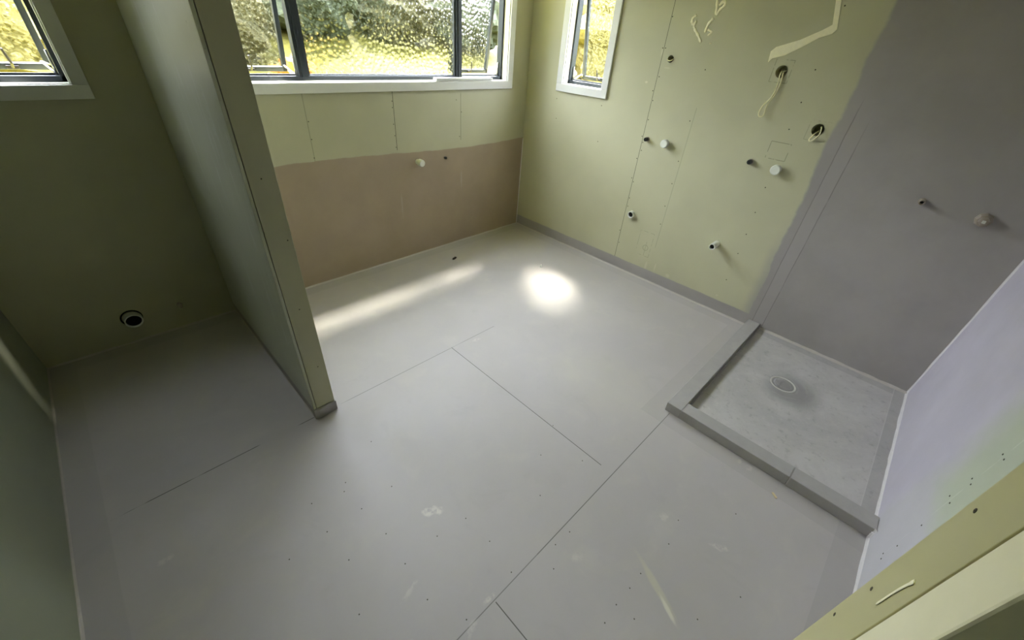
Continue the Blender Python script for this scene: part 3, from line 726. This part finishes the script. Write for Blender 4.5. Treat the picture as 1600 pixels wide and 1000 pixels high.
def dab(pts, r, label, fl=0.45):
    p = spline([(-0.0012, a, b) for a, b in pts], 6); bm = bmesh.new()
    tube(bm, p, [1.45*r*(0.65+0.45*abs(math.sin(i*0.7+1))) for i in range(len(p))], 8, flat=fl, flatdir=(1, 0, 0))
    return tag(mesh_obj('adhesive_dab', bm, M['glue'], smooth=True), label, 'adhesive', 'dried adhesive dabs on the right wall')
dab([(-1.363, 1.785), (-1.346, 1.765), (-1.350, 1.745), (-1.366, 1.738), (-1.374, 1.756), (-1.366, 1.735), (-1.378, 1.715), (-1.408, 1.686), (-1.440, 1.650)], 0.0055, 'hooked streak of dried adhesive, leftmost above the sheet joint cable hole')
dab([(-1.476, 1.772), (-1.454, 1.742), (-1.448, 1.700)], 0.0052, 'short curved streak of dried adhesive between two longer ones')
dab([(-1.462, 1.880), (-1.475, 1.834), (-1.486, 1.790), (-1.498, 1.812), (-1.520, 1.836), (-1.508, 1.852), (-1.490, 1.832)], 0.0055, 'looped streak of dried adhesive reaching the top edge of the picture')
dab([(-1.460, 1.716), (-1.488, 1.704), (-1.470, 1.686)], 0.004, 'faint small smear of dried adhesive under the short curved streak', 0.3)
dab([(-1.502, 1.652), (-1.503, 1.646)], 0.0045, 'single pale dot of dried adhesive on the right wall')

# ------------------------------------------------------------------ fixings that show in the boards
screw_heads(wall_right, [(0, a, b) for a, b in [(-1.21, 1.773), (-1.214, 1.607), (-1.194, 1.606), (-1.217, 1.445), (-1.195, 1.359), (-1.212, 1.301), (-1.213, 1.179), (-1.195, 1.066), (-1.212, 1.027), (-1.216, 0.971), (-1.195, 0.909), (-1.191, 0.763), (-1.212, 0.738), (-1.212, 0.611), (-1.215, 0.545), (-1.195, 0.333), (-1.214, 0.229), (-1.517, 1.513), (-1.515, 1.219), (-1.518, 0.96), (-1.519, 0.803), (-1.516, 0.635), (-1.522, 0.495), (-2.113, 1.567), (-2.112, 1.41), (-2.109, 1.27), (-2.115, 0.934), (-2.118, 0.773), (-2.12, 0.622), (-2.12, 0.48), (-2.118, 0.271), (-2.122, 1.841), (-0.348, 1.202), (-0.367, 1.055), (-0.798, 1.212), (-0.822, 0.958)]], (-1, 0, 0), 0.0036)
screw_heads(wall_back, [(a, 0, b) for a, b in [(-1.922, 1.088), (-1.924, 0.987), (-1.931, 0.877), (-1.338, 1.18), (-1.34, 1.141), (-1.342, 1.036), (-1.34, 0.961), (-1.338, 0.883), (-0.783, 1.171), (-0.733, 1.085), (-0.753, 0.908)]], (0, -1, 0), 0.0034)
wn_ = bpy.data.objects['wall_near']
screw_heads(wn_, [(a, -L, b) for a, b in [(-1.412, 0.719), (-1.441, 0.722), (-1.408, 0.597), (-1.432, 0.592), (-1.403, 0.498), (-1.441, 0.501), (-1.445, 0.235), (-1.423, 0.147), (-1.445, 0.14), (-1.439, 0.365)]], (0, 1, 0), 0.0034)
screw_heads(part, [(-2.560, -PE, 0.30), (-2.57, -PE, 0.62), (-2.575, -PE, 1.15), (-2.545, -PE, 0.92)], (0, -1, 0), 0.0026)
screw_heads(bpy.data.objects['floor'], [(a, b, 0) for a, b in [(-2.686, -1.637), (-2.709, -1.672), (-2.828, -1.635), (-2.553, -1.782), (-2.693, -1.788), (-2.833, -1.785), (-2.674, -1.942), (-2.974, -1.79), (-2.821, -1.935), (-2.68, -2.084), (-2.536, -2.082), (-2.4, -2.234), (-2.112, -2.239), (-2.41, -2.102), (-2.141, -2.424), (-2.221, -2.417), (-2.293, -2.469), (-2.416, -2.37), (-1.957, -2.104), (-1.779, -2.027), (-1.551, -2.864), (-1.765, -2.705), (-2.066, -2.703), (-2.139, -2.701), (-2.22, -2.696), (-2.295, -2.699), (-2.211, -2.763), (-1.866, -2.997), (-2.05, -2.917), (-2.688, -2.234), (-2.628, -2.371), (-1.886, -2.724), (-1.834, -2.256), (-2.501, -1.518), (-2.876, -2.116)]], (0, 0, 1), 0.0025, mat='screwf')

# ------------------------------------------------------------------ small things lying about
bm = bmesh.new(); box(bm, (-0.97, -0.012, Z0+0.006), (-0.42, 0.03, Z0+0.022), 0, 0.002)
tag(mesh_obj('timber_offcut', bm, M['white']), 'flat white timber strip lying on the sill of the wide window', 'timber strip')
bm = bmesh.new()
for (a, b, c, d, e) in ((-0.026, -0.008, 0.0, 0.010, 0.006), (-0.004, -0.012, 0.022, 0.006, 0.009), (-0.012, 0.002, 0.008, 0.014, 0.005)):
    box(bm, (a, b, 0), (c, d, e), 0, 0.002)
o = tag(mesh_obj('debris_scrap', bm, M['soil']), 'small dark scrap of debris on the floor below the wide window', 'debris'); o.location = (-1.025, -0.263, 0); o.rotation_euler = (0, 0, 0.5)
bm = bmesh.new(); box(bm, (-0.013, -0.005, 0), (0.013, 0.005, 0.004), 0, 0.001); box(bm, (-0.016, -0.002, 0.001), (0.002, 0.006, 0.006), 0, 0.001)
o = tag(mesh_obj('timber_chip', bm, M['chip']), 'pale wood chip on the floor in front of the shower kerb', 'debris'); o.location = (-1.328, -2.952, 0); o.rotation_euler = (0, 0, 0.9)
bm = bmesh.new(); lathe(bm, [(0, 0), (0.011, 0), (0.011, 0.004), (0.007, 0.007), (0.006, 0.020), (0, 0.022)], (0, 0, 0), (0, 0, 1), 16)
o = tag(mesh_obj('wall_plug', bm, M['pvc'], smooth=True), 'tiny white plug standing on the floor beside the brightest sun patch', 'debris'); o.location = (-0.530, -0.825, 0)

# ------------------------------------------------------------------ outside: sloping lawn, shrubs, trees
bm = bmesh.new(); nx, ny = 40, 40; g = {}
def gz(x, y):
    d = max(0.0, max(y-0.6, (x-0.6)))
    return -0.35+min(d, 9)*0.30+0.05*math.sin(x*1.3)*math.cos(y*0.9)
for i in range(nx+1):
    for j in range(ny+1):
        x, y = -14+30*i/nx, -12+30*j/ny
        if x < WT+0.3 and y < WT+0.3: zz = -0.36
        else: zz = gz(x, y)
        g[i, j] = bm.verts.new((x, y, zz))
for i in range(nx):
    for j in range(ny):
        x, y = -14+30*(i+.5)/nx, -12+30*(j+.5)/ny
        bm.faces.new((g[i, j], g[i+1, j], g[i+1, j+1], g[i, j+1]))
tag(mesh_obj('lawn', bm, M['lawn'], smooth=True), kind='structure')
def bush(name, x, y, rx, rz, mat, label, cat):
    bm = bmesh.new(); bmesh.ops.create_icosphere(bm, subdivisions=4, radius=1.0)
    ph = random.random()*9
    for v in bm.verts:
        c = v.co; k = 1+0.16*math.sin(5*c.x+ph)*math.cos(4*c.y-ph)+0.10*math.sin(11*c.z+7*c.x+ph)+random.uniform(-.07, .07)
        v.co = Vector((c.x*rx*k, c.y*rx*k, c.z*rz*k))
    for v in bm.verts: v.co.z = max(v.co.z, -rz*0.85)
    o = mesh_obj(name, bm, M[mat]); o.location = (x, y, gz(x, y)+rz*0.80)
    return tag(o, label, cat)
bush('garden_shrub', -1.1, 5.3, 0.75, 0.7, 'leaf2', 'olive green shrub outside, seen through the left sash of the wide window', 'shrub')
bush('garden_shrub', 0.75, 6.4, 0.95, 0.9, 'leaf', 'dark green shrub outside, seen through the left half of the fixed pane', 'shrub')
bush('garden_shrub', -0.5, 3.9, 0.32, 0.28, 'orange', 'orange flowering shrub outside, seen through the wide window beside its left mullion', 'shrub')
bush('garden_shrub', 2.6, 6.4, 0.75, 0.50, 'leaf2', 'low yellow green shrub outside, seen through the right half of the fixed pane', 'shrub')
bush('garden_shrub', 4.4, 6.2, 0.85, 0.7, 'leaf', 'green shrub outside, seen through the right end of the wide window', 'shrub')
bush('garden_shrub', -3.4, 4.6, 0.9, 0.8, 'leaf3', 'tawny green shrub outside the left window', 'shrub')
bush('garden_shrub', 5.2, 2.3, 1.3, 0.95, 'leaf3', 'sunlit yellow green shrub outside the narrow right window', 'shrub')
bush('garden_tree', -2.2, 10.0, 1.5, 0.9, 'leaf2', 'olive tree on the bank, seen through the left sash of the wide window', 'tree')
bush('garden_tree', 1.9, 10.4, 1.6, 1.1, 'leaf', 'broad dark tree on the bank, seen through the middle of the fixed pane', 'tree')
bush('garden_tree', 9.8, 5.6, 1.8, 1.2, 'leaf3', 'yellowish tree on the bank outside the narrow right window', 'tree')
bush('garden_tree', -7.2, 3.0, 2.0, 3.6, 'leaf', 'unseen tall tree added left of the windows to block sky light', 'tree')  # added out of view to dim the right wall near the corner
bush('garden_shrub', 2.0, 8.0, 0.75, 0.6, 'leaf2', 'low olive shrub outside, between the dark shrub and the yellow green shrub', 'shrub')
